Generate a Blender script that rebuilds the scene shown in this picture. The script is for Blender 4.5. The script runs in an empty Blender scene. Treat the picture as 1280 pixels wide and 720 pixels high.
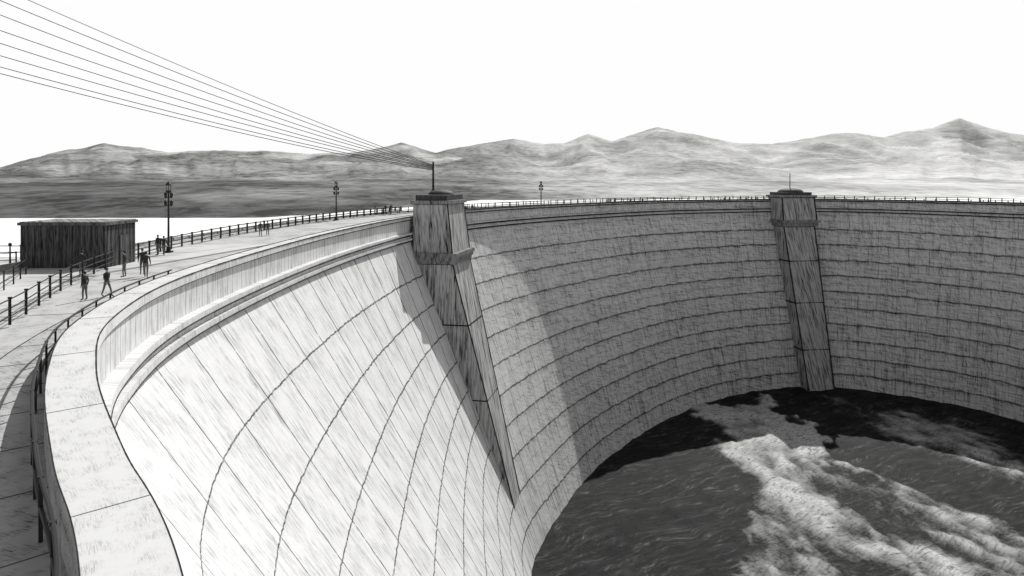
import bpy, math, random
import numpy as np
from mathutils import Vector, noise
random.seed(4); np.random.seed(4)
sc=bpy.context.scene
CAMZ=60.0          # camera height; river surface is at z=5, crest road at 53.7
def Z(z): return z+CAMZ
rad=math.radians
# ------------------------------------------------------------------ helpers
class MB:
    def __init__(s): s.v=[]; s.f=[]; s.m=[]
    def tube(s,pts,r,n=6,m=0,cap=True):
        pts=[Vector(p) for p in pts]; k=len(pts)
        rs=r if isinstance(r,(list,tuple)) else [r]*k
        b=len(s.v); up=Vector((0,0,1)); prev=None
        for i,p in enumerate(pts):
            d=(pts[min(i+1,k-1)]-pts[max(i-1,0)])
            if d.length<1e-9: d=Vector((0,0,1))
            d.normalize()
            if prev is None:
                a=d.cross(up) if abs(d.z)<.95 else d.cross(Vector((1,0,0)))
            else: a=prev-d*prev.dot(d)
            a.normalize(); prev=a; c=d.cross(a)
            for j in range(n):
                t=2*math.pi*j/n
                s.v.append(p+(a*math.cos(t)+c*math.sin(t))*rs[i])
        for i in range(k-1):
            for j in range(n):
                s.f.append((b+i*n+j,b+i*n+(j+1)%n,b+(i+1)*n+(j+1)%n,b+(i+1)*n+j)); s.m.append(m)
        if cap:
            s.f.append(tuple(b+j for j in reversed(range(n)))); s.m.append(m)
            s.f.append(tuple(b+(k-1)*n+j for j in range(n))); s.m.append(m)
    def box(s,c,sx,sy,sz,ax=0.0,m=0,top=1.0):
        b=len(s.v); ca,sa=math.cos(ax),math.sin(ax)
        for z,k in ((0,1.0),(sz,top)):
            for x,y in ((-1,-1),(1,-1),(1,1),(-1,1)):
                X=x*sx*.5*k; Y=y*sy*.5*k
                s.v.append(Vector((c[0]+X*ca-Y*sa,c[1]+X*sa+Y*ca,c[2]+z)))
        for q in ((0,3,2,1),(4,5,6,7),(0,1,5,4),(1,2,6,5),(2,3,7,6),(3,0,4,7)):
            s.f.append(tuple(b+i for i in q)); s.m.append(m)
    def ell(s,c,rx,ry,rz,m=0,nu=10,nv=7,zmin=-1.0):
        b=len(s.v); c=Vector(c)
        for i in range(nv+1):
            ph=math.asin(zmin)+(math.pi/2-math.asin(zmin))*i/nv
            for j in range(nu):
                t=2*math.pi*j/nu
                s.v.append(c+Vector((rx*math.cos(ph)*math.cos(t),ry*math.cos(ph)*math.sin(t),rz*math.sin(ph))))
        for i in range(nv):
            for j in range(nu):
                s.f.append((b+i*nu+j,b+i*nu+(j+1)%nu,b+(i+1)*nu+(j+1)%nu,b+(i+1)*nu+j)); s.m.append(m)
    def obj(s,name,mats,smooth=False,parent=None):
        me=bpy.data.meshes.new(name); me.from_pydata([tuple(v) for v in s.v],[],s.f)
        for mt in mats: me.materials.append(mt)
        me.polygons.foreach_set('material_index',s.m)
        if smooth: me.polygons.foreach_set('use_smooth',[True]*len(me.polygons))
        me.update()
        o=bpy.data.objects.new(name,me); sc.collection.objects.link(o)
        if parent: o.parent=parent
        return o
def empty(name,loc=(0,0,0)):
    o=bpy.data.objects.new(name,None); o.location=loc; sc.collection.objects.link(o); return o

class NT:
    def __init__(s,name,rough=.9,spec=.15):
        s.mat=bpy.data.materials.new(name); s.mat.use_nodes=True; s.t=s.mat.node_tree
        s.b=s.t.nodes['Principled BSDF']; s.b.inputs['Roughness'].default_value=rough
        s.b.inputs['Specular IOR Level'].default_value=spec
    def n(s,ty,**k):
        x=s.t.nodes.new(ty)
        for a,b in k.items(): setattr(x,a,b)
        return x
    def link(s,a,b): s.t.links.new(a,b)
    def put(s,sock,val):
        if isinstance(val,(int,float)): sock.default_value=val
        elif isinstance(val,tuple): sock.default_value=val
        else: s.link(val,sock)
    def m(s,op,a,b=0.0,c=None,clamp=False):
        x=s.n('ShaderNodeMath',operation=op,use_clamp=clamp); s.put(x.inputs[0],a); s.put(x.inputs[1],b)
        if c is not None: s.put(x.inputs[2],c)
        return x.outputs[0]
    def ss(s,v,a,b,o0=0.0,o1=1.0):
        x=s.n('ShaderNodeMapRange',interpolation_type='SMOOTHSTEP'); s.put(x.inputs[0],v); s.put(x.inputs[1],a); s.put(x.inputs[2],b); s.put(x.inputs[3],o0); s.put(x.inputs[4],o1)
        return x.outputs[0]
    def comb(s,x,y,z):
        c=s.n('ShaderNodeCombineXYZ'); s.put(c.inputs[0],x); s.put(c.inputs[1],y); s.put(c.inputs[2],z); return c.outputs[0]
    def uv(s,name):
        u=s.n('ShaderNodeUVMap'); u.uv_map=name; q=s.n('ShaderNodeSeparateXYZ'); s.link(u.outputs[0],q.inputs[0]); return q.outputs[0],q.outputs[1]
    def obj(s):
        u=s.n('ShaderNodeTexCoord'); q=s.n('ShaderNodeSeparateXYZ'); s.link(u.outputs['Object'],q.inputs[0]); return q.outputs[0],q.outputs[1],q.outputs[2]
    def noise(s,vec,scale=1.0,detail=2.0,rough=.5):
        x=s.n('ShaderNodeTexNoise'); s.link(vec,x.inputs['Vector']); x.inputs['Scale'].default_value=scale; x.inputs['Detail'].default_value=detail; x.inputs['Roughness'].default_value=rough
        return x.outputs['Fac']
    def attr(s,name):
        x=s.n('ShaderNodeAttribute'); x.attribute_name=name; return x.outputs['Fac']
    def gray(s,val):
        c=s.n('ShaderNodeCombineColor'); 
        for i in range(3): s.put(c.inputs[i],val)
        s.link(c.outputs[0],s.b.inputs['Base Color']); return s.mat
def strokes(t,a,b,freq,stretch,lo,hi,seed=0.0,ang=0.0,detail=3.0):
    if ang:
        ca,sa=math.cos(ang),math.sin(ang)
        a2=t.m('ADD',t.m('MULTIPLY',a,ca),t.m('MULTIPLY',b,-sa)); b2=t.m('ADD',t.m('MULTIPLY',a,sa),t.m('MULTIPLY',b,ca)); a,b=a2,b2
    v=t.comb(t.m('MULTIPLY',a,freq),t.m('MULTIPLY',b,freq/stretch),seed)
    return t.ss(t.noise(v,1.0,detail,.6),lo,hi)

def simple_mat(name,base,rough=.8,amt=.35,freq=8.0,stretch=8.0,ang=0.0,spec=.15):
    t=NT(name,rough,spec); x,y,z=t.obj()
    a=t.m('ADD',x,t.m('MULTIPLY',y,.7))
    s1=strokes(t,a,z,freq,stretch,.42,.66,1.3,ang)
    s2=strokes(t,a,z,freq*2.3,stretch,.45,.66,7.3,ang-.05)
    d=t.m('ADD',t.m('MULTIPLY',s1,amt*.7),t.m('MULTIPLY',s2,amt*.6),clamp=True)
    g=t.m('MULTIPLY',base,t.m('SUBTRACT',1.0,d))
    return t.gray(g)

# ------------------------------------------------------------------ dam plan curves
CT=[(-4.4,9.7),(-7.8,14.4),(-11.9,20.6),(-15.5,28),(-18.2,40),(-18.9,60),(-17.9,82),(-14.5,108),(-7.6,132),(10.6,160),(40,190),(79,207),(101,199),(121,170),(134,130),(138,80),(118,25),(70,-12),(25,-18),(4,-4)]
CB=[(21,25),(17,30),(14,35),(12,39),(10.3,47),(7.2,66),(4.4,84),(2.6,102),(8,118.5),(20,145),(47,178),(75,192.5),(94,188.5),(116,168),(122,130),(125,85),(105,45),(68,22),(40,16),(28,18)]
K=len(CT)
def cr(P,u):
    i=int(math.floor(u)); f=u-i
    p=[P[(i+k)%K] for k in (-1,0,1,2)]
    o=[]
    for d in (0,1):
        a,b,c,e=[q[d] for q in p]
        o.append(.5*((2*b)+(-a+c)*f+(2*a-5*b+4*c-e)*f*f+(-a+3*b-3*c+e)*f**3))
    return o
M=6000
us=np.linspace(0,K,M+1)
Td=np.array([cr(CT,u%K) for u in us]); 
def smooth(A,n):
    A=A[:-1].copy()
    for _ in range(n):
        A=(np.roll(A,1,0)+A*2+np.roll(A,-1,0))/4
    return np.vstack([A,A[:1]])
Bd=np.array([cr(CB,u%K) for u in us])
Td=smooth(Td,2500); Bd=smooth(Bd,9000)
seg=np.linalg.norm(np.diff(Td,axis=0),axis=1); arc=np.concatenate([[0],np.cumsum(seg)])
dist=np.linalg.norm(Td,axis=1)
S=np.clip(dist/100,.14,2.2)
su=np.concatenate([[0],np.cumsum(seg/((S[1:]+S[:-1])/2))])
N=1000
tg=np.linspace(0,su[-1],N+1)
uu=np.interp(tg,su,us)
def samp(A,u): return np.stack([np.interp(u,us,A[:,0]),np.interp(u,us,A[:,1])],1)
T=samp(Td,uu); B=samp(Bd,uu); ARC=np.interp(uu,us,arc); SS=np.interp(uu,us,S); SU=tg
tan=(np.roll(T[:-1],-1,0)-np.roll(T[:-1],1,0)); tan/=np.linalg.norm(tan,axis=1)[:,None]
tan=np.vstack([tan,tan[:1]])
NIN=np.stack([tan[:,1],-tan[:,0]],1)   # inward (downstream) normal
def loft(name,rows,mats,i0=0,i1=N):
    R=len(rows); n=i1-i0+1
    V=np.concatenate([r[i0:i1+1] for r in rows])
    idx=np.arange(R*n).reshape(R,n)
    F=np.stack([idx[:-1,:-1],idx[:-1,1:],idx[1:,1:],idx[1:,:-1]],-1).reshape(-1,4)
    me=bpy.data.meshes.new(name); me.from_pydata(V.tolist(),[],F.tolist())
    cr_=[np.zeros(n)]
    for a,b in zip(rows[:-1],rows[1:]): cr_.append(cr_[-1]+np.linalg.norm((b-a)[i0:i1+1],axis=1))
    return me,F,n,R,cr_
def finish(me,name,mats,F,U,Vv,su_,sv_,lw,mi=None,smooth=False,parent=None,extra=None):
    for nm,a,b in (('m',U,Vv),('st',su_,sv_)):
        l=me.uv_layers.new(name=nm); d=np.stack([a[F.ravel()],b[F.ravel()]],1).astype(np.float32); l.data.foreach_set('uv',d.ravel())
    at=me.attributes.new('lw','FLOAT','POINT'); at.data.foreach_set('value',lw.astype(np.float32))
    if extra is not None:
        at=me.attributes.new('far','FLOAT','POINT'); at.data.foreach_set('value',extra.astype(np.float32))
    for m in mats: me.materials.append(m)
    if mi is not None: me.polygons.foreach_set('material_index',mi)
    if smooth: me.polygons.foreach_set('use_smooth',[True]*len(me.polygons))
    me.update(); o=bpy.data.objects.new(name,me); sc.collection.objects.link(o)
    if parent: o.parent=parent
    return o
def P3(off,frac,z):
    xy=T+NIN*off+(B-T)*frac
    return np.column_stack([xy,np.full(N+1,Z(z))])
# ------------------------------------------------------------------ materials
def wall_mat():
    t=NT('dam_concrete',.92,.1)
    U,V=t.uv('m'); a,b=t.uv('st'); lw=t.attr('lw'); far=t.attr('far')
    wob=t.m('MULTIPLY',t.m('SUBTRACT',t.noise(t.comb(t.m('MULTIPLY',a,.6),t.m('MULTIPLY',b,.6),0.0),1.0,1),.5),t.m('MULTIPLY',lw,1.5))
    Vw=t.m('ADD',V,wob); Uw=t.m('ADD',U,wob)
    row=t.m('DIVIDE',t.m('SUBTRACT',Vw,9.6),4.2)
    fr=t.m('FRACT',t.m('ADD',row,.5)); dh=t.m('MULTIPLY',t.m('ABSOLUTE',t.m('SUBTRACT',fr,.5)),4.2)
    br=t.noise(t.comb(t.m('MULTIPLY',a,1.3),t.m('MULTIPLY',b,1.3),5.0),1.0,3)
    brk=t.ss(br,.3,.55,.45,.95)
    lh=t.m('MULTIPLY',t.ss(dh,t.m('MULTIPLY',lw,.25),t.m('MULTIPLY',lw,.62),1.0,0.0),brk)
    lh=t.m('MULTIPLY',lh,t.ss(V,t.m('ADD',12.6,t.m('MULTIPLY',far,-3.0)),t.m('ADD',13.0,t.m('MULTIPLY',far,-3.0))))
    fr2=t.m('FRACT',t.m('ADD',row,.0)); dh2=t.m('MULTIPLY',t.m('ABSOLUTE',t.m('SUBTRACT',fr2,.5)),4.2)
    l2=t.m('MULTIPLY',t.ss(dh2,0.0,t.m('MULTIPLY',lw,.5),.5,0.0),t.ss(br,.38,.58)); 
    ri=t.m('FLOOR',row); off=t.m('MULTIPLY',t.m('MULTIPLY',t.m('FRACT',t.m('MULTIPLY',ri,.5)),5.2),far)
    fu=t.m('FRACT',t.m('DIVIDE',t.m('ADD',Uw,off),5.2)); dv=t.m('MULTIPLY',t.m('ABSOLUTE',t.m('SUBTRACT',fu,.5)),5.2)
    wv=t.m('MULTIPLY',lw,t.m('ADD',.8,t.m('MULTIPLY',far,-.42)))
    lv=t.m('MULTIPLY',t.ss(dv,t.m('MULTIPLY',wv,.4),wv,1.0,0.0),t.ss(br,t.m('ADD',.26,t.m('MULTIPLY',far,.12)),t.m('ADD',.46,t.m('MULTIPLY',far,.12)),.15,.95))
    lv=t.m('MULTIPLY',lv,t.ss(V,8.7,9.0)); lv=t.m('MULTIPLY',lv,t.m('SUBTRACT',1.0,t.m('MULTIPLY',far,.3)))
    fs=t.m('ABSOLUTE',t.m('SUBTRACT',t.m('FRACT',t.m('DIVIDE',U,.9)),.5))
    sl=t.m('MULTIPLY',t.ss(fs,.02,.07,.5,0.0),t.ss(V,5.9,6.0,0.0,1.0)); sl=t.m('MULTIPLY',sl,t.ss(V,7.5,7.6,1.0,0.0))
    patch=t.ss(t.noise(t.comb(t.m('MULTIPLY',a,.22),t.m('MULTIPLY',b,.22),2.0),1.0,4,.6),.36,.62)
    patch=t.m('MULTIPLY',patch,t.m('SUBTRACT',1.0,t.m('MULTIPLY',far,.45)))
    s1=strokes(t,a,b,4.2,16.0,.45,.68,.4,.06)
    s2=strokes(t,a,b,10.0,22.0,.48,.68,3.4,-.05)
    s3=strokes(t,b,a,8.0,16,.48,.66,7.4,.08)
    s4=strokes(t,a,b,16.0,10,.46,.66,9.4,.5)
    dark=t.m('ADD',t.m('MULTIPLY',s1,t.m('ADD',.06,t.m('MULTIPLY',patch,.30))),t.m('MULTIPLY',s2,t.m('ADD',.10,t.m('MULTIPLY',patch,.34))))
    dark=t.m('ADD',dark,t.m('MULTIPLY',s3,t.m('ADD',.03,t.m('MULTIPLY',far,.28))))  # denser strokes on the far wall paint its shade into the colour
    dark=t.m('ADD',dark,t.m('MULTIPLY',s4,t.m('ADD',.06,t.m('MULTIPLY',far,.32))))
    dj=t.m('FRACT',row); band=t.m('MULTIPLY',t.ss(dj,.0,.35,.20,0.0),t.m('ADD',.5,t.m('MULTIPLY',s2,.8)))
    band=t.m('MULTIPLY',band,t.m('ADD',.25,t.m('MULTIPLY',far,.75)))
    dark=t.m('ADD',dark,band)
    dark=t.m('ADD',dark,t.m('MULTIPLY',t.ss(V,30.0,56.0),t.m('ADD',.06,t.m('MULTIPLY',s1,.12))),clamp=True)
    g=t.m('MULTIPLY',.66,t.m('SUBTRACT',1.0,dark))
    ln=t.m('MAXIMUM',t.m('MAXIMUM',t.m('MAXIMUM',lh,lv),sl),t.m('MULTIPLY',l2,far))
    g=t.m('MULTIPLY',g,t.m('SUBTRACT',1.0,t.m('MULTIPLY',ln,t.m('SUBTRACT',.92,t.m('MULTIPLY',far,.14)))))
    return t.gray(g)
def deck_mat(name,base,joint,amt,ang=0.0,across=True,grain=1.0):
    t=NT(name,.9,.1); U,V=t.uv('m'); a,b=t.uv('st'); lw=t.attr('lw')
    fu=t.m('FRACT',t.m('DIVIDE',t.m('ADD',U,t.m('MULTIPLY',V,.12)),joint)); dv=t.m('MULTIPLY',t.m('ABSOLUTE',t.m('SUBTRACT',fu,.5)),joint)
    lv=t.ss(dv,t.m('MULTIPLY',lw,.4),t.m('MULTIPLY',lw,.9),1.0,0.0)
    p=t.ss(t.noise(t.comb(t.m('MULTIPLY',a,.3),t.m('MULTIPLY',b,.3),2.0),1.0,4,.6),.40,.64)
    s1=strokes(t,b,a,9.0,16.0,.44,.70,.4,ang) if across else strokes(t,a,b,9.0,16.0,.44,.70,.4,ang)
    s2=strokes(t,a,b,7.0,14.0,.5,.75,5.4,.3)
    s3=strokes(t,b,a,22.0,16.0,.45,.70,6.4,ang+.1)
    d=t.m('ADD',t.m('MULTIPLY',s1,t.m('MULTIPLY',p,amt)),t.m('MULTIPLY',s2,amt*.25*grain),clamp=True)
    d=t.m('ADD',d,t.m('MULTIPLY',s3,t.m('ADD',amt*.12*grain,t.m('MULTIPLY',p,amt*.45*grain))),clamp=True)
    g=t.m('MULTIPLY',base,t.m('SUBTRACT',1.0,d))
    g=t.m('MULTIPLY',g,t.m('SUBTRACT',1.0,t.m('MULTIPLY',lv,.85)))
    return t.gray(g)
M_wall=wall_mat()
M_cap=deck_mat('parapet_cap',.58,6.2,.42,grain=.7)
M_road=deck_mat('road_concrete',.46,12.0,.6,across=False)
M_walk=deck_mat('walkway_concrete',.42,3.0,.75,.5)
M_out=deck_mat('upstream_face',.4,9.0,.5)
M_edge=simple_mat('dark_outline',.035,.9,.3)
M_iron=simple_mat('dark_iron',.03,.6,.4)
M_tower=simple_mat('tower_concrete',.46,.9,.8,2.6,14.0)
M_tcap=simple_mat('tower_trim',.27,.9,.7,3.0,6.0)
M_dome=simple_mat('dome_metal',.07,.7,.5,3.0,4.0)
M_bld=simple_mat('dark_cladding',.10,.9,.85,9.0,14.0)
M_bldr=simple_mat('roof_felt',.13,.9,.6,3.0,8.0)
M_cloth=simple_mat('dark_cloth',.05,.95,.4,20,4)
M_cloth2=simple_mat('grey_cloth',.16,.95,.4,20,4)
M_skin=simple_mat('skin',.38,.7,.1,20,4)
M_hair=simple_mat('hair',.03,.8,.2,40,4)
M_glass=simple_mat('lamp_glass',.3,.2,.1,5,4,spec=.5)

# ------------------------------------------------------------------ dam body
dam=empty('concrete_arch_dam')
LW=1.18
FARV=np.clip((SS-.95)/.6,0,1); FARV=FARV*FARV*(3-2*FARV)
prof=[(0,0,-5.3),(0,0,-5.75),(-.2,0,-5.76),(-.2,0,-7.6),(.38,0,-7.61),(.38,0,-7.95),(.12,0,-7.97),(.12,0,-8.4),(.42,0,-8.41),(.42,0,-8.75),(.0,0,-8.8)]
zs=np.linspace(-9.6,-57,40)
prof+=[(0,(-8.8-z)/46.2,z) for z in zs]
rows=[P3(*p) for p in prof]
me,F,n,R,cc=loft('downstream_face',rows,None)
U=np.tile(ARC,R); Vv=np.repeat([-p[2] for p in prof],n); SSt=np.tile(SS,R)
ptd=np.linalg.norm(np.concatenate(rows)-np.array([0,0,CAMZ]),axis=1)
lw=np.clip(ptd*.0023,.03,.5)
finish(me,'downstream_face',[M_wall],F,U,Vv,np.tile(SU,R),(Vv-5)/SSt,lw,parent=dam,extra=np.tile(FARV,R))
cs=[(0,-5.3,0),(-LW,-5.3,0),(-LW-.01,-6.3,1),(-3.3,-6.3,1),(-3.31,-6.42,2),(-15.3,-6.42,2),(-15.31,-6.3,1),(-17,-6.3,1),(-17.01,-5.95,1),(-17.4,-5.95,1),(-18.4,-21.5,3)]
rows=[P3(o,0,z) for o,z,_ in cs]
me,F,n,R,cc=loft('crest',rows,None)
U=np.tile(ARC,R); Vv=np.concatenate(cc); SSt=np.tile(SS,R)
matrow=[0,1,1,1,2,1,1,1,1,3]
mi=np.repeat(matrow,n-1)
ptd=np.linalg.norm(np.concatenate(rows)-np.array([0,0,CAMZ]),axis=1)
crest=finish(me,'crest_roadway',[M_cap,M_walk,M_road,M_out],F,U,Vv,np.tile(SU,R),Vv/SSt,np.clip(ptd*.0022,.02,.3),mi.tolist(),parent=dam)
def edge_strip(name,off,z,k):  # pencil-style outline added along an edge as a thin dark tube
    mb=MB(); pts=[(T[i][0]+NIN[i][0]*off,T[i][1]+NIN[i][1]*off,Z(z)) for i in range(0,N+1)]
    rs=[max(.012,min(.16,k*math.hypot(p[0],p[1])*(1+.35*noise.noise(Vector((SU[i]*1.5,off*9,z))))))for i,p in enumerate(pts)]
    mb.tube(pts,rs,5,cap=False); return mb.obj(name,[M_edge],parent=dam)
edge_strip('cap_outline',0.0,-5.3,.0009)
edge_strip('cap_outline_outer',-LW,-5.3,.0009)
edge_strip('cornice_outline',.38,-7.97,.0011)
edge_strip('cornice_outline_lower',.42,-8.77,.0010)
edge_strip('cap_underside_outline',-.02,-5.77,.0007)
edge_strip('kerb_outline',-3.31,-6.3,.0007)

# ------------------------------------------------------------------ railings
def idx_at(x,y): return int(np.argmin((T[:,0]-x)**2+(T[:,1]-y)**2))
def path_off(i0,i1,off,z):
    L=[]
    i=i0
    while True:
        j=i%N; L.append(Vector((T[j][0]+NIN[j][0]*off,T[j][1]+NIN[j][1]*off,Z(z))))
        if i>=i1: break
        i+=1
    return L
def resample(P,sp):
    out=[P[0]]; acc=0
    for a,b in zip(P[:-1],P[1:]):
        d=(b-a).length
        while acc+d>=sp:
            f=(sp-acc)/d; a=a+(b-a)*f; out.append(a.copy()); d=(b-a).length; acc=0
        acc+=d
    return out
def fence(name,P,h=1.1,sp=2.0,rails=(1.1,.6),rp=.05,rr=.035,k=0.0,square=True):
    mb=MB()
    for q in resample(P,sp):
        r=max(rp,k*math.hypot(q.x,q.y))
        mb.box((q.x,q.y,q.z-.02),2*r,2*r,h+.06,ax=math.atan2(q.y,q.x))
        mb.box((q.x,q.y,q.z+h+.042),2.8*r,2.8*r,.06,ax=math.atan2(q.y,q.x))
    Q=resample(P,max(.4,sp/3))+[P[-1]]
    for hz in rails:
        mb.tube([q+Vector((0,0,hz)) for q in Q],[max(rr,.6*k*math.hypot(q.x,q.y)) for q in Q],6)
    return mb.obj(name,[M_iron])
i_t1=idx_at(-14.0,110); i_t2=idx_at(79,207)
i_end=idx_at(120,30)
i_beh=idx_at(20,-16)
fence('metal_railing',path_off(i_beh-N,idx_at(-18.4,42),-LW-.25,-6.3),h=1.05,sp=2.1,rails=(1.12,.6),rp=.035,rr=.04,k=.0011)
fence('metal_railing',path_off(i_t1+8,i_end,-.9,-5.3),h=.95,sp=2.6,rails=(.95,.5),rp=.07,rr=.05,k=.00055)
def poly(pts,z=-6.3,n=14):
    pts=[Vector((p[0],p[1],Z(z))) for p in pts]; out=[]
    for i in range(len(pts)-1):
        a=pts[max(i-1,0)];b=pts[i];c=pts[i+1];d=pts[min(i+2,len(pts)-1)]
        for j in range(n):
            f=j/n; out.append(.5*((2*b)+(c-a)*f+(2*a-5*b+4*c-d)*f*f+(3*b-a-3*c+d)*f**3))
    out.append(pts[-1]); return out
fence('metal_railing',poly([(-17.5,14),(-19,22),(-22,31.5),(-27.5,46),(-31,62),(-32.2,82),(-31.2,100),(-28.5,120),(-22,144)]),h=1.1,sp=2.6,rails=(1.1,.7,.35),rp=.06,rr=.03,k=.0011)
fence('metal_railing',poly([(-22,22),(-25.5,32),(-29.5,42),(-33,49)],-6.3),h=1.0,sp=2.6,rails=(1.0,.5),rp=.04,rr=.025,k=.0008)
fence('metal_railing',path_off(idx_at(-9,128),i_end,-16,-6.3),h=1.1,sp=3,rails=(1.1,.6),rp=.07,rr=.05,k=.0005)
fence('metal_railing',poly([(-37,57.5),(-50,57.3),(-80,57)],-6.3),h=1.1,sp=2.2,rails=(1.1,.6),rp=.05,rr=.035,k=.0009)
fence('metal_railing',poly([(-36.5,53),(-44,47),(-60,40)],-6.3),h=1.0,sp=2.4,rails=(1.0,.5),rp=.04,rr=.03,k=.0008)

# ------------------------------------------------------------------ plaza
pl=[(-24,72),(-34,70),(-38,60),(-60,58.5),(-120,58),(-120,-70),(20,-70),(20,-30),(0,-16),(-14,4),(-20,16),(-24,30),(-28,50)]
mb=MB()
for x,y in pl: mb.v.append(Vector((x,y,Z(-6.304))))
for x,y in pl: mb.v.append(Vector((x,y,Z(-22))))
k=len(pl); mb.f.append(tuple(range(k-1,-1,-1))); mb.m.append(0)
for i in range(k): mb.f.append((i,(i+1)%k,k+(i+1)%k,k+i)); mb.m.append(1)
def plaza_mat():
    t=NT('plaza_concrete',.9,.1); x,y,z=t.obj()
    s1=strokes(t,y,x,1.6,14,.46,.66,.2,.35); s2=strokes(t,y,x,4,14,.46,.66,3.2,.3)
    p=t.ss(t.noise(t.comb(x,y,0.0),.07,3),.42,.58)
    d=t.m('MULTIPLY',t.m('ADD',t.m('MULTIPLY',s1,.45),t.m('MULTIPLY',s2,.45)),t.m('ADD',.2,t.m('MULTIPLY',p,.8)))
    return t.gray(t.m('MULTIPLY',.54,t.m('SUBTRACT',1.0,d)))
mb.obj('plaza_pavement',[plaza_mat(),M_out])

# ------------------------------------------------------------------ towers
def tower(name,i,secs,cap,poles,dome):
    P=T[i]; nn=NIN[i]; tt=tan[i]; root=empty(name)
    def pt(o,w,z): return Vector((P[0]+nn[0]*o+tt[0]*w,P[1]+nn[1]*o+tt[1]*w,Z(z)))
    mb=MB(); ed=MB()
    for (z0,a0,w0),(z1,a1,w1),bk in secs:
        base=len(mb.v)
        for z,a,w in ((z0,a0,w0),(z1,a1,w1)):
            for o,s in ((bk,-w),(a,-w),(a,w),(bk,w)): mb.v.append(pt(o,s,z))
        for q in ((0,1,2,3),(7,6,5,4),(0,4,5,1),(1,5,6,2),(2,6,7,3),(3,7,4,0)):
            mb.f.append(tuple(base+k for k in q)); mb.m.append(0)
        r=.0009*math.hypot(P[0],P[1])
        for s in (-1,1): ed.tube([pt(a0,s*w0,z0),pt(a1,s*w1,z1)],r,5)  # drawn outlines added on the shaft edges
        ed.tube([pt(bk,-w0,z0),pt(a0,-w0,z0),pt(a0,w0,z0),pt(bk,w0,z0)],r,5)
        ed.tube([pt(bk,-w1,z1),pt(a1,-w1,z1),pt(a1,w1,z1),pt(bk,w1,z1)],r,5)
    mb.obj('shaft',[M_tower],parent=root); ed.obj('edge_outlines',[M_edge],parent=root)
    mc=MB(); ang=math.atan2(tt[1],tt[0])
    for (o0,o1,w,z0,z1,mt) in cap:
        c=pt((o0+o1)/2,0,z0); mc.box((c.x,c.y,c.z),2*w,abs(o1-o0),z1-z0,ax=ang,m=mt)
    mc.obj('cornice_and_cap',[M_tcap,M_dome],parent=root)
    md=MB()
    for (o,w,z,rx,rz) in dome:
        c=pt(o,w,z); md.ell(c,rx,rx,rz,nu=18,nv=6,zmin=0.0)
    md.obj('dome',[M_dome],smooth=True,parent=root)
    mp=MB()
    for (o,w,z0,z1,r) in poles:
        mp.tube([pt(o,w,z0),pt(o,w,z1)],[r,r*.7],7); mp.tube([pt(o,w,z0),pt(o,w,z0+.25)],r*2,8)
    mp.obj('mast',[M_iron],parent=root)
    return pt
def lerp(a,b,f): return a+(b-a)*f
def sec(z,top,bot):
    f=(top[0]-z)/(top[0]-bot[0]); return (z,lerp(top[1],bot[1],f),lerp(top[2],bot[2],f))
top=(-12.1,6.6,4.9); bot=(-54,16.7,1.8)
zz=[-12.1,-21,-32,-54]
secs=[((-3.4,5.7,4.5),(-10.9,6.6,4.9),.5)]+[(sec(a,top,bot),sec(b_,top,bot),.6) for a,b_ in zip(zz[:-1],zz[1:])]
pt1=tower('dam_tower',i_t1,secs,
      [(.2,7.3,5.4,-11.1,-10.5,0),(.3,7.1,5.2,-11.6,-11.103,0),(.4,6.9,5.0,-12.1,-11.603,0),(.2,6.1,4.9,-3.4,-2.9,0),(.8,5.6,4.3,-2.9,-2.1,1)],
      [(2.2,-.3,-2.1,2.9,.16),(2.0,.5,-2.1,2.9,.16)] ,[(3.4,0,-2.1,2.0,.8)])
top=(-12.6,7.0,4.6); bot=(-57,18.2,3.6)
zz=[-12.6,-22,-33,-45,-57]
secs2=[((-4.6,6.5,4.8),(-11.3,7.6,5.0),-1.0)]+[(sec(a,top,bot),sec(b_,top,bot),-1) for a,b_ in zip(zz[:-1],zz[1:])]
pt2=tower('dam_tower',i_t2,secs2,
      [(-1.3,8.6,5.5,-11.6,-10.9,0),(-1,8.1,5.1,-12.6,-11.603,0),(-1.5,7.2,5.3,-4.6,-4.0,0),(-1.0,6.0,4.4,-4.0,-3.2,1)],
      [(2.2,0,-2.6,2.2,.14)],[(2.4,0,-3.2,3.5,1.2)])

# ------------------------------------------------------------------ building
def building():
    r=empty('flat_roofed_building'); z0=Z(-6.3)
    x0,x1,y0,y1=-35.5,-29.4,52,56.2; cx,cy=(x0+x1)/2,(y0+y1)/2
    mb=MB(); mb.box((cx,cy,z0-.02),x1-x0,y1-y0,3.1); mb.obj('walls',[M_bld],parent=r)
    mb=MB(); mb.box((cx,cy,z0+3.08),x1-x0+.3,y1-y0+.3,.2); mb.box((cx,cy,z0+3.283),x1-x0+.1,y1-y0+.1,.05,m=1); mb.obj('roof',[M_bldr,M_tcap],parent=r)
    mb=MB()
    for k in range(14): mb.box((x0+.1+k*.455,y0-.01,z0),.025,.03,3.05)
    for k in range(8): mb.box((x1+.01,y0+.3+k*.52,z0),.03,.025,3.05)
    mb.obj('cladding_battens',[M_iron],parent=r)
    mb=MB(); mb.box((x1+.04,cy+.4,z0),.07,1.1,2.2); mb.box((x1+.08,cy+.0,z0+1.05),.06,.05,.12)
    mb.obj('door',[M_bldr],parent=r)
building()

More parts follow.
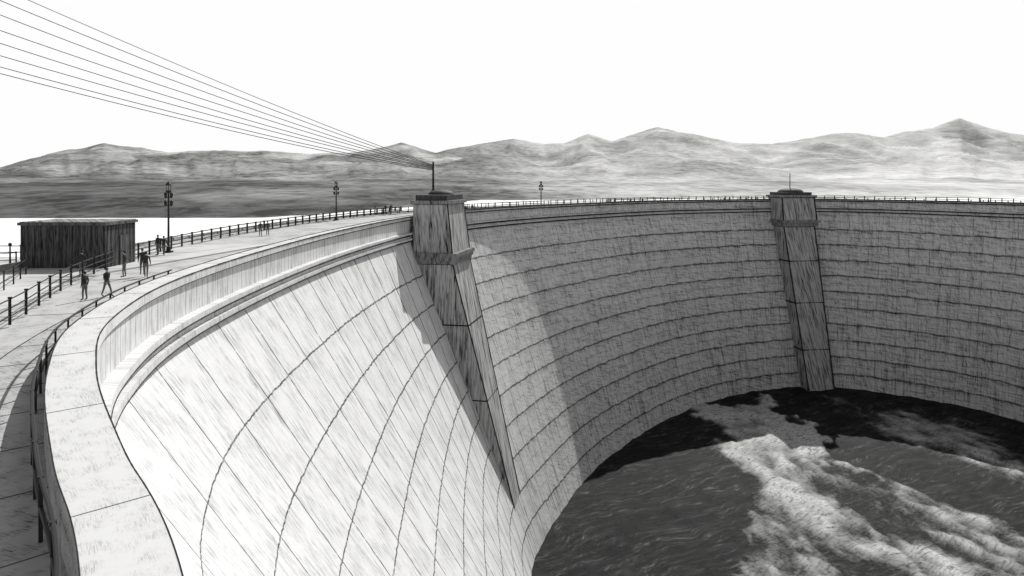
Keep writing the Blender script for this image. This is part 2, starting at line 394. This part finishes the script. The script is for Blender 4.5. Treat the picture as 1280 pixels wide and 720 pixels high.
# ------------------------------------------------------------------ lamps
def lamp(x,y,zb=-6.3,h=6.2,k=1.0):
    mb=MB(); z=Z(zb)
    mb.tube([(x,y,z),(x,y,z+.5),(x,y,z+.55),(x,y,z+h-.9)],[.2*k,.17*k,.1*k,.07*k],10)
    mb.box((x,y,z-.01),.6*k,.6*k,.16)
    for hh in (1.35,2.05):
        mb.tube([(x-.26*k,y,z+h-hh),(x+.26*k,y,z+h-hh)],.045*k,6)
        for sx in (-.26,.26):
            mb.tube([(x+sx*k,y,z+h-hh-.1),(x+sx*k,y,z+h-hh+.05),(x+sx*k,y,z+h-hh+.35),(x+sx*k,y,z+h-hh+.45)],[.05*k,.12*k,.14*k,.04*k],8)
    mb.tube([(x,y,z+h-1.0),(x,y,z+h-.85),(x,y,z+h-.75)],[.08*k,.22*k,.22*k],10)
    mb.tube([(x,y,z+h-.75),(x,y,z+h-.3)],[.15*k,.18*k],8,m=1)
    mb.tube([(x,y,z+h-.3),(x,y,z+h-.22),(x,y,z+h-.05),(x,y,z+h+.05)],[.26*k,.25*k,.1*k,.03*k],10)
    for j in range(4):
        a=j*math.pi/2+.4; mb.tube([(x+.16*k*math.cos(a),y+.16*k*math.sin(a),z+h-.76),(x+.2*k*math.cos(a),y+.2*k*math.sin(a),z+h-.28)],.025*k,4)
    mb.obj('street_lamp',[M_iron,M_glass])
lamp(-30.2,63.3); lamp(-28.2,115.5,k=1.2); lamp(6.9,171,k=1.4)
mb=MB(); mb.tube([(-36.6,52.5,Z(-6.3)),(-36.6,52.5,Z(-4.7))],[.07,.05],8); mb.ell((-36.6,52.5,Z(-4.65)),.12,.12,.14); mb.obj('bollard_light',[M_iron])

# ------------------------------------------------------------------ power lines
top1=pt1(2.2,-.3,2.4)
base=(-35.6,45.0)
ys=[-22,-6,12,32,48,64,78,86]
mast=MB(); mz0=Z(-6.3); mz1=Z(14.8)
for sx,sy in ((-1,-1),(1,-1),(1,1),(-1,1)):
    mast.tube([(base[0]-1.5+sx*.8,base[1]+sy*.8,mz0),(base[0]-1.5+sx*.25,base[1]+sy*.25,mz1)],.07,5)
for k in range(12):
    f=k/12; g=(k+1)/12; w0=.8-.55*f; w1=.8-.55*g; za=mz0+(mz1-mz0)*f; zb=mz0+(mz1-mz0)*g
    c=[(-1,-1),(1,-1),(1,1),(-1,1)]
    for j in range(4):
        a=c[j]; b_=c[(j+1)%4]
        mast.tube([(base[0]-1.5+a[0]*w0,base[1]+a[1]*w0,za),(base[0]-1.5+b_[0]*w1,base[1]+b_[1]*w1,zb)],.035,4)
for k,y0 in enumerate(ys):
    yA=y0-(200-y0)/545*62; zA=(226-yA)/900*45.0
    A=Vector((base[0],base[1],Z(zA))); Bp=top1+Vector((0,0,-.12*k*.9))
    mast.tube([(base[0]-1.5,base[1],A.z),A],.06,5)
    pts=[]
    for j in range(41):
        f=j/40; p=A.lerp(Bp,f); p.z-= (0.9+.25*((k*37)%5)/5)*4*f*(1-f)*.62; pts.append(p)
    w=MB(); w.tube(pts,[max(.016,.00045*math.hypot(p.x,p.y)) for p in pts],5); w.obj('power_line',[M_iron])
mast.obj('lattice_mast',[M_iron])

# ------------------------------------------------------------------ people
def skin_mesh(chains):
    vs=[];rs=[];es=[];key={}
    def gi(c,r):
        kk=tuple(round(q,4) for q in c)
        if kk not in key: key[kk]=len(vs); vs.append(c); rs.append(r)
        return key[kk]
    for ch in chains:
        p=None
        for c,r in ch:
            i=gi(c,r)
            if p is not None: es.append((p,i))
            p=i
    me=bpy.data.meshes.new('tmp'); me.from_pydata(vs,es,[])
    o=bpy.data.objects.new('tmp',me); sc.collection.objects.link(o)
    o.modifiers.new('s','SKIN'); sub=o.modifiers.new('d','SUBSURF'); sub.levels=1; sub.render_levels=1
    if not me.skin_vertices:
        bpy.context.view_layer.objects.active=o; bpy.ops.mesh.customdata_skin_add()
    for i,r in enumerate(rs):
        sv=me.skin_vertices[0].data[i]; sv.radius=r; sv.use_root=(i==0)
    bpy.context.view_layer.update()
    dg=bpy.context.evaluated_depsgraph_get(); ev=o.evaluated_get(dg); m2=ev.to_mesh()
    V=[v.co.copy() for v in m2.vertices]; Fs=[tuple(p.vertices) for p in m2.polygons]
    ev.to_mesh_clear(); bpy.data.objects.remove(o); return V,Fs
def person_mesh(pose):
    st={'walk':(.30,-.28,.25),'stand':(.04,-.03,.03),'lean':(.05,-.06,.5)}[pose]
    l1,l2,ar=st
    ly=.12 if pose=='lean' else .0
    pel=(0,0,.95); wa=(0,.01+ly*.3,1.1); ch=(0,.0+ly*.8,1.32); nb=(0,ly,1.47); nk=(0,.015+ly,1.54)
    hd=(0,.025+ly,1.62); ht=(0,.015+ly,1.70)
    C=[[(pel,(.15,.11)),(wa,(.13,.095)),(ch,(.165,.11)),(nb,(.075,.065)),(nk,(.052,.052)),(hd,(.073,.088)),(ht,(.062,.075))]]
    hands=[]
    for s,leg in ((-1,l1),(1,l2)):
        hip=(s*.09,0,.9); kn=(s*.1,leg*.55+.03,.5); an=(s*.1,leg-.02*(leg<0),.10+(.05 if leg<-.1 else 0)); toe=(s*.115,leg+.17,.04)
        C.append([(pel,(.15,.11)),(hip,(.09,.09)),(kn,(.06,.062)),(an,(.04,.042)),(toe,(.042,.032))])
        sh=(s*.185,ly,1.42)
        if pose=='lean': el=(s*.25,.22+ly,1.22); wr=(s*.18,.44+ly,1.1); hn=(s*.17,.50+ly,1.09)
        else:
            sw=-leg*.7 ; el=(s*.235,sw*.35-.02,1.14); wr=(s*.24,sw+.04,.90); hn=(s*.238,sw+.06,.84)
        C.append([(ch,(.165,.11)),(sh,(.062,.062)),(el,(.046,.046)),(wr,(.031,.034)),(hn,(.022,.042))])
        hands.append((s,Vector(wr),Vector(hn)))
    V,Fs=skin_mesh(C); mb=MB(); mb.v=[Vector(v) for v in V]; mb.f=list(Fs)
    for f in Fs:
        c=sum((V[i] for i in f),Vector())/len(f)
        hand=any((c-h[2]).length<.07 for h in hands)
        mb.m.append(0 if c.z>1.51 or hand else (1 if c.z>.98 or abs(c.x)>.2 else (3 if c.z<.1 else 2)))
    hx=hd[1]
    mb.ell((0,hx-.015,1.655),.085,.10,.095,m=3,zmin=.0); mb.ell((0,hx-.045,1.64),.08,.07,.09,m=3)
    mb.tube([(0,hx+.08,1.655),(0,hx+.112,1.615),(0,hx+.085,1.608)],[.008,.014,.008],5,m=0)
    for s in (-1,1):
        mb.ell((s*.03,hx+.083,1.642),.011,.008,.008,m=3,nu=6,nv=4); mb.ell((s*.08,hx,1.63),.01,.02,.03,m=0,nu=6,nv=4)
    mb.tube([(-.025,hx+.085,1.578),(.025,hx+.085,1.578)],.006,4,m=3)
    for s,wr,hn in hands:
        d=(hn-wr).normalized(); side=Vector((0,1,0)) if abs(d.z)>.6 else Vector((1,0,0))
        side=(side-d*side.dot(d)).normalized(); cur=d.cross(side)*(-s if abs(d.z)>.6 else 1)*.25
        for q,L in zip((-.03,-.01,.01,.03),(.065,.08,.075,.055)):
            a=hn+side*q; mb.tube([a,a+d*L*.5,a+(d+cur).normalized()*L],[.0105,.009,.007],5,m=0)
        a=wr.lerp(hn,.5)+side*.03; mb.tube([a,a+(d*.6+side*.8)*.04,a+(d*1.0+side*.9)*.062],[.012,.010,.008],5,m=0)
    o=mb.obj('tmpl_'+pose,[M_skin,M_cloth,M_cloth2,M_hair],smooth=True)
    me=o.data; bpy.data.objects.remove(o); return me
PM={p:person_mesh(p) for p in ('walk','stand','lean')}
def person(x,y,h=0,pose='walk',zb=-6.3,s=1.0):
    o=bpy.data.objects.new('pedestrian',PM[pose]); sc.collection.objects.link(o)
    o.location=(x,y,Z(zb)); o.rotation_euler=(0,0,rad(h)); o.scale=(s,s,s)
for a in [(-24.9,48.5,200,'stand'),(-24.2,47.6,20,'walk',-6.42),(-25.3,47.0,100,'stand'),
          (-30.0,61.0,160,'stand',-6.3),(-29.6,61.2,10,'walk',-6.42),(-22.9,38.6,75,'stand',-6.42,.9),(-22.4,39.8,250,'walk',-6.42,.92),
          (-28.2,47.2,40,'stand'),(-28.5,84,20,'walk',-6.42),(-29.0,83,200,'stand',-6.42),
          (-25.5,134,90,'stand',-6.3,1.15),(-23.7,135,0,'walk',-6.42,1.15),(-23.2,138,0,'stand',-6.42,1.15)]:
    person(*a)
for px in (583,597,604,770,776,782,798,806,814,906,914,921,934,942,949,958,1222,1230,1238):
    q=(px-640)/900
    r=T[:,0]-q*T[:,1]; cand=[i for i in range(i_t1+5,i_end) if r[i]*r[i+1]<=0]
    if not cand: continue
    i=cand[0]; o=-2.4
    person(T[i][0]+NIN[i][0]*o,T[i][1]+NIN[i][1]*o,random.uniform(0,360),random.choice(['walk','stand']),-6.3,random.uniform(1.05,1.15))

# ------------------------------------------------------------------ river water
def water():
    c=np.array([62.0,100.0]); nu,nr=440,150
    ii=np.linspace(0,K,nu,endpoint=False); Bp=samp(Bd,ii); Tp=samp(Td,ii)
    rim=Bp+(Tp-Bp)*.03
    rho=np.linspace(0,1,nr)**.8
    XY=c+(rim-c)[None]*rho[:,None,None]
    pts=XY.reshape(-1,2)
    def sd(poly):
        poly=np.array(poly,float); d=np.full(len(pts),1e9); ins=np.zeros(len(pts),bool)
        for a,b in zip(poly,np.roll(poly,-1,0)):
            e=b-a; w=pts-a; t=np.clip((w@e)/(e@e),0,1); d=np.minimum(d,np.linalg.norm(w-t[:,None]*e,axis=1))
            cond=((a[1]>pts[:,1])!=(b[1]>pts[:,1])); xi=(b[0]-a[0])*(pts[:,1]-a[1])/((b[1]-a[1])+1e-12)+a[0]
            ins^=cond&(pts[:,0]<xi)
        return np.where(ins,d,-d)
    s1=sd([(46,175),(64,179),(63,150),(61,136),(70,129),(78,119),(80,104),(66,80),(60,40),(35,35),(31,90),(39,117),(48,127),(44,148)])
    s2=sd([(80,186),(97,178),(112,155),(96,130),(84,140),(77,155)])
    s3=sd([(46,128),(58,126),(60,112),(52,60),(35,60),(32,95),(40,116)])
    nz=np.array([noise.fractal(Vector((p[0]*.09,p[1]*.06,0)),1.0,2.0,4) for p in pts])
    n2=np.array([noise.fractal(Vector((p[0]*.35,p[1]*.2,5)),1.0,2.0,4) for p in pts])
    body=np.clip((s1+nz*8+n2*3+2)/5.5,0,1)
    edge=np.exp(-((s1+nz*8+n2*3+0)/2.2)**2)
    core=np.clip((s3+nz*8)/8,0,1)
    up=np.clip((pts[:,1]-130)/20,0,1)  # lightens the foam colour towards the far wall to offset the shade there
    f1=body*np.clip(.33+nz*.6+n2*.45+core*.16+up*.50,.10,1)+edge*(.30+.3*up)
    f2=np.clip((s2+nz*8+n2*3)/10,0,1)*np.clip(.5+nz*.4+n2*.4,0,1)
    foam=np.clip(np.maximum(f1,f2),0,1)
    z=n2*.28+nz*.3+foam*.25
    V=np.column_stack([pts,Z(-55)+z]); idx=np.arange(nu*nr).reshape(nr,nu); nx=np.roll(idx,-1,1)
    F=np.stack([idx[:-1],idx[1:],nx[1:],nx[:-1]],-1).reshape(-1,4)
    me=bpy.data.meshes.new('river_water'); me.from_pydata(V.tolist(),[],F.tolist())
    at=me.attributes.new('foam','FLOAT','POINT'); at.data.foreach_set('value',foam.astype(np.float32))
    me.polygons.foreach_set('use_smooth',[True]*len(me.polygons))
    t=NT('river_water',.6,.06); x,y,z_=t.obj(); fo=t.attr('foam')
    wx=t.m('ADD',x,t.m('MULTIPLY',t.noise(t.comb(x,y,0.0),.05,3),16.0))
    s1_=strokes(t,y,wx,1.3,7.0,.42,.7,.3,.5); s2_=strokes(t,y,wx,2.6,6.0,.45,.7,4.3,.7)
    s5_=strokes(t,y,wx,.35,3.0,.4,.65,8.3,.6)
    fine=t.noise(t.comb(x,y,0.0),1.3,5,.75)
    fm=t.ss(t.m('ADD',fo,t.m('MULTIPLY',t.m('SUBTRACT',fine,.5),1.4)),.1,1.0)
    dk=t.m('ADD',.008,t.m('MULTIPLY',t.m('MULTIPLY',s1_,s2_),t.m('ADD',.02,t.m('MULTIPLY',s5_,.10)))); dk=t.m('ADD',dk,t.m('MULTIPLY',s1_,.014))
    li=t.m('MULTIPLY',.58,t.m('SUBTRACT',1.0,t.m('MULTIPLY',t.m('ADD',s2_,t.ss(fine,.42,.62)),.44)))
    g=t.m('ADD',t.m('MULTIPLY',dk,t.m('SUBTRACT',1.0,fm)),t.m('MULTIPLY',li,fm))
    t.gray(g)
    bp=t.n('ShaderNodeBump'); bp.inputs['Strength'].default_value=.6; bp.inputs['Distance'].default_value=.5; t.link(fine,bp.inputs['Height']); t.link(bp.outputs[0],t.b.inputs['Normal'])
    me.materials.append(t.mat); me.update(); o=bpy.data.objects.new('river_water',me); sc.collection.objects.link(o)
water()

# ------------------------------------------------------------------ reservoir
def lake():
    ii=list(range(0,N,5)); c=np.array([50.0,80.0]); mb=MB()
    k=len(ii)
    for j,fr in enumerate((0,1)):
        for i in ii:
            p=T[i]-NIN[i]*18.2
            if fr: d=(p-c); d/=np.linalg.norm(d); p=c+d*1500
            mb.v.append(Vector((p[0],p[1],Z(-20))))
    for q in range(k): mb.f.append((q,(q+1)%k,k+(q+1)%k,k+q)); mb.m.append(0)
    t=NT('reservoir_water',.7,.1); x,y,z_=t.obj()
    s=strokes(t,y,x,.06,12,.5,.75,.3); t.gray(t.m('SUBTRACT',.78,t.m('MULTIPLY',s,.12)))
    mb.obj('reservoir_water',[t.mat])
lake()

# ------------------------------------------------------------------ terrain
SK=[(-400,200),(-200,190),(-80,205),(0,209),(60,191),(130,179),(165,182),(210,189),(270,187),(330,188),(385,191),(440,190),(480,183),(502,177),(525,184),(545,190),(575,183),(610,178),(642,173),(680,178),(705,178),(735,166),(765,175),(795,166),(822,158),(850,164),(885,171),(925,178),(965,179),(1010,172),(1040,167),(1070,165),(1105,170),(1135,163),(1165,159),(1200,147),(1230,157),(1255,164),(1285,168),(1400,160),(1600,175),(1900,165)]
skx=np.array([a for a,_ in SK],float); sky_=np.array([b for _,b in SK],float)
def terrain():
    az=list(np.arange(-44,44,.12))+list(np.arange(44,316,2.5))
    az=np.array(az); rr=np.concatenate([np.linspace(300,1400,40),np.linspace(1425,3300,90),np.linspace(3400,7500,16)])
    nA,nR=len(az),len(rr); V=[];tone=[]
    for a in az:
        fa=a if a<180 else a-360
        px=640+900*math.tan(rad(fa)) if abs(fa)<60 else (-900 if fa<0 else 2200)
        cosA=math.cos(rad(fa)) if abs(fa)<60 else .5
        H=(226-float(np.interp(px,skx,sky_))+1.3*noise.fractal(Vector((px*.035,7.7,0)),1.0,2.0,3))/900.0
        H2=H*float(np.interp(px,[0,300,600,900,1300],[.75,.8,.6,.55,.42]))
        wob=noise.fractal(Vector((px*.012,3.1,0)),1.0,2.0,4)
        y0=float(np.interp(px,[-200,0,330,470,600,1280],[272,273,271,262,250,247]))+wob*1.5
        rs=20*900/(y0-226)
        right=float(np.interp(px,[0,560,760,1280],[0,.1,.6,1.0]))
        for r in rr:
            D=r
            R_=D/cosA if abs(fa)<60 else D*1.6
            X=R_*math.sin(rad(a)); Y=R_*math.cos(rad(a))
            shore=-20+ (D-rs)*.02 if D<rs else -20+18*(1-math.exp(-(D-rs)/260.0))
            n1=noise.fractal(Vector((X*.0035,Y*.0035,1.0)),1.0,2.1,6)
            n2=noise.ridged_multi_fractal(Vector((X*.0048,Y*.0020,4.0)),1.05,2.1,4,1.0,2.0)
            n3=noise.fractal(Vector((X*.02,Y*.012,9.0)),1.0,2.1,3)
            g1=math.exp(-((D-2700)/560.0)**2); g2=math.exp(-((D-1900-wob*150)/330.0)**2)
            ram=max(0,min(1,(D-rs)/900.0))
            off=min(1,abs(D-2700)/260.0)
            hz=H*2700*g1*(1-off*.5*(1-min(1,max(0,n2*.55))))
            h2=H2*1900*g2*(.58+.48*min(1,max(0,n2*.55)))
            z=max(hz,h2)+ram*(n1*6+max(0,n2-.6)*9*(1-g1)*(1-right*.4))*(.12+.88*off)+(n3*1.0*ram)*(.3+.7*off)
            if D>3400: z=z*.3
            z+=shore if D<2000 else -2
            if D>3400: z-=10
            V.append((X,Y,Z(z)))
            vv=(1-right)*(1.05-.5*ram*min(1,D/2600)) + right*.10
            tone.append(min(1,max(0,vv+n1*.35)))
    idx=np.arange(nA*nR).reshape(nA,nR); nx=np.roll(idx,-1,0)
    F=np.stack([idx[:,:-1],idx[:,1:],nx[:,1:],nx[:,:-1]],-1).reshape(-1,4)
    me=bpy.data.meshes.new('mountain_terrain'); me.from_pydata(V,[],F.tolist())
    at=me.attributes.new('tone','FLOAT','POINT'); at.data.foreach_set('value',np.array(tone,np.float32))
    me.polygons.foreach_set('use_smooth',[True]*len(me.polygons))
    t=NT('desert_hills',.95,.05); x,y,z_=t.obj(); to=t.attr('tone')
    v=t.comb(t.m('MULTIPLY',x,.008),t.m('MULTIPLY',y,.004),t.m('MULTIPLY',z_,.06))
    a=t.ss(t.noise(v,1.0,5,.65),.40,.62)
    v2=t.comb(t.m('MULTIPLY',t.m('ADD',x,t.m('MULTIPLY',z_,1.5)),.04),t.m('MULTIPLY',y,.02),t.m('MULTIPLY',z_,.3))
    b=t.ss(t.noise(v2,1.0,4,.65),.42,.64)
    v3=t.comb(t.m('MULTIPLY',t.m('ADD',x,t.m('MULTIPLY',z_,3.0)),.07),t.m('MULTIPLY',y,.02),t.m('MULTIPLY',z_,.55))
    c3=t.ss(t.noise(v3,1.0,3,.65),.44,.62)
    d=t.m('ADD',t.m('ADD',t.m('MULTIPLY',a,.34),t.m('MULTIPLY',b,.32)),t.m('MULTIPLY',c3,.26))
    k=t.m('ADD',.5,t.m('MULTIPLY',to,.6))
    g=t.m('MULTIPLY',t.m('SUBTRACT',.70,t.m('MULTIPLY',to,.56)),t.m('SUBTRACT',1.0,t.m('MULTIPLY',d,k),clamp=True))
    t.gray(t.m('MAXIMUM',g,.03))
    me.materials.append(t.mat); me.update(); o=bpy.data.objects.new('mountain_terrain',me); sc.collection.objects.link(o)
terrain()

# ------------------------------------------------------------------ light
EL=43.0; AZ=71.5
s=Vector((math.cos(rad(EL))*math.cos(rad(AZ)),math.cos(rad(EL))*math.sin(rad(AZ)),math.sin(rad(EL))))
L=bpy.data.lights.new('sun','SUN'); L.energy=5; L.angle=rad(.5); L.color=(1,.99,.975)
lo=bpy.data.objects.new('sun',L); lo.rotation_euler=(-s).to_track_quat('-Z','Y').to_euler(); lo.location=(0,0,200); sc.collection.objects.link(lo)
w=bpy.data.worlds.new('World'); sc.world=w; w.use_nodes=True; nt=w.node_tree
bg=nt.nodes['Background']; sk=nt.nodes.new('ShaderNodeTexSky'); sk.sky_type='NISHITA'; sk.sun_disc=False
sk.sun_elevation=rad(EL); sk.sun_rotation=rad(90-AZ); sk.dust_density=2.0
bw=nt.nodes.new('ShaderNodeRGBToBW'); nt.links.new(sk.outputs[0],bw.inputs[0])
mn=nt.nodes.new('ShaderNodeMath'); mn.operation='MINIMUM'; mn.inputs[1].default_value=6.6; nt.links.new(bw.outputs[0],mn.inputs[0])
# low sky painted even white in every direction; only the sky above dims
tc=nt.nodes.new('ShaderNodeTexCoord'); sp=nt.nodes.new('ShaderNodeSeparateXYZ'); nt.links.new(tc.outputs['Generated'],sp.inputs[0])
mr=nt.nodes.new('ShaderNodeMapRange'); mr.interpolation_type='SMOOTHSTEP'
mr.inputs[1].default_value=.26; mr.inputs[2].default_value=.42; mr.inputs[3].default_value=6.6; mr.inputs[4].default_value=0.0
nt.links.new(sp.outputs[2],mr.inputs[0])
mx=nt.nodes.new('ShaderNodeMath'); mx.operation='MAXIMUM'; nt.links.new(mn.outputs[0],mx.inputs[0]); nt.links.new(mr.outputs[0],mx.inputs[1])
nt.links.new(mx.outputs[0],bg.inputs[0]); bg.inputs[1].default_value=.15
# ------------------------------------------------------------------ camera
cd=bpy.data.cameras.new('camera'); cd.sensor_width=36; cd.lens=36*900/1280; cd.shift_y=-134/1280; cd.clip_end=20000; cd.clip_start=.1
co=bpy.data.objects.new('camera',cd); co.location=(0,0,CAMZ); co.rotation_euler=(rad(90),0,0); sc.collection.objects.link(co); sc.camera=co
sc.view_settings.view_transform='Standard'; sc.view_settings.look='None'; sc.view_settings.exposure=0
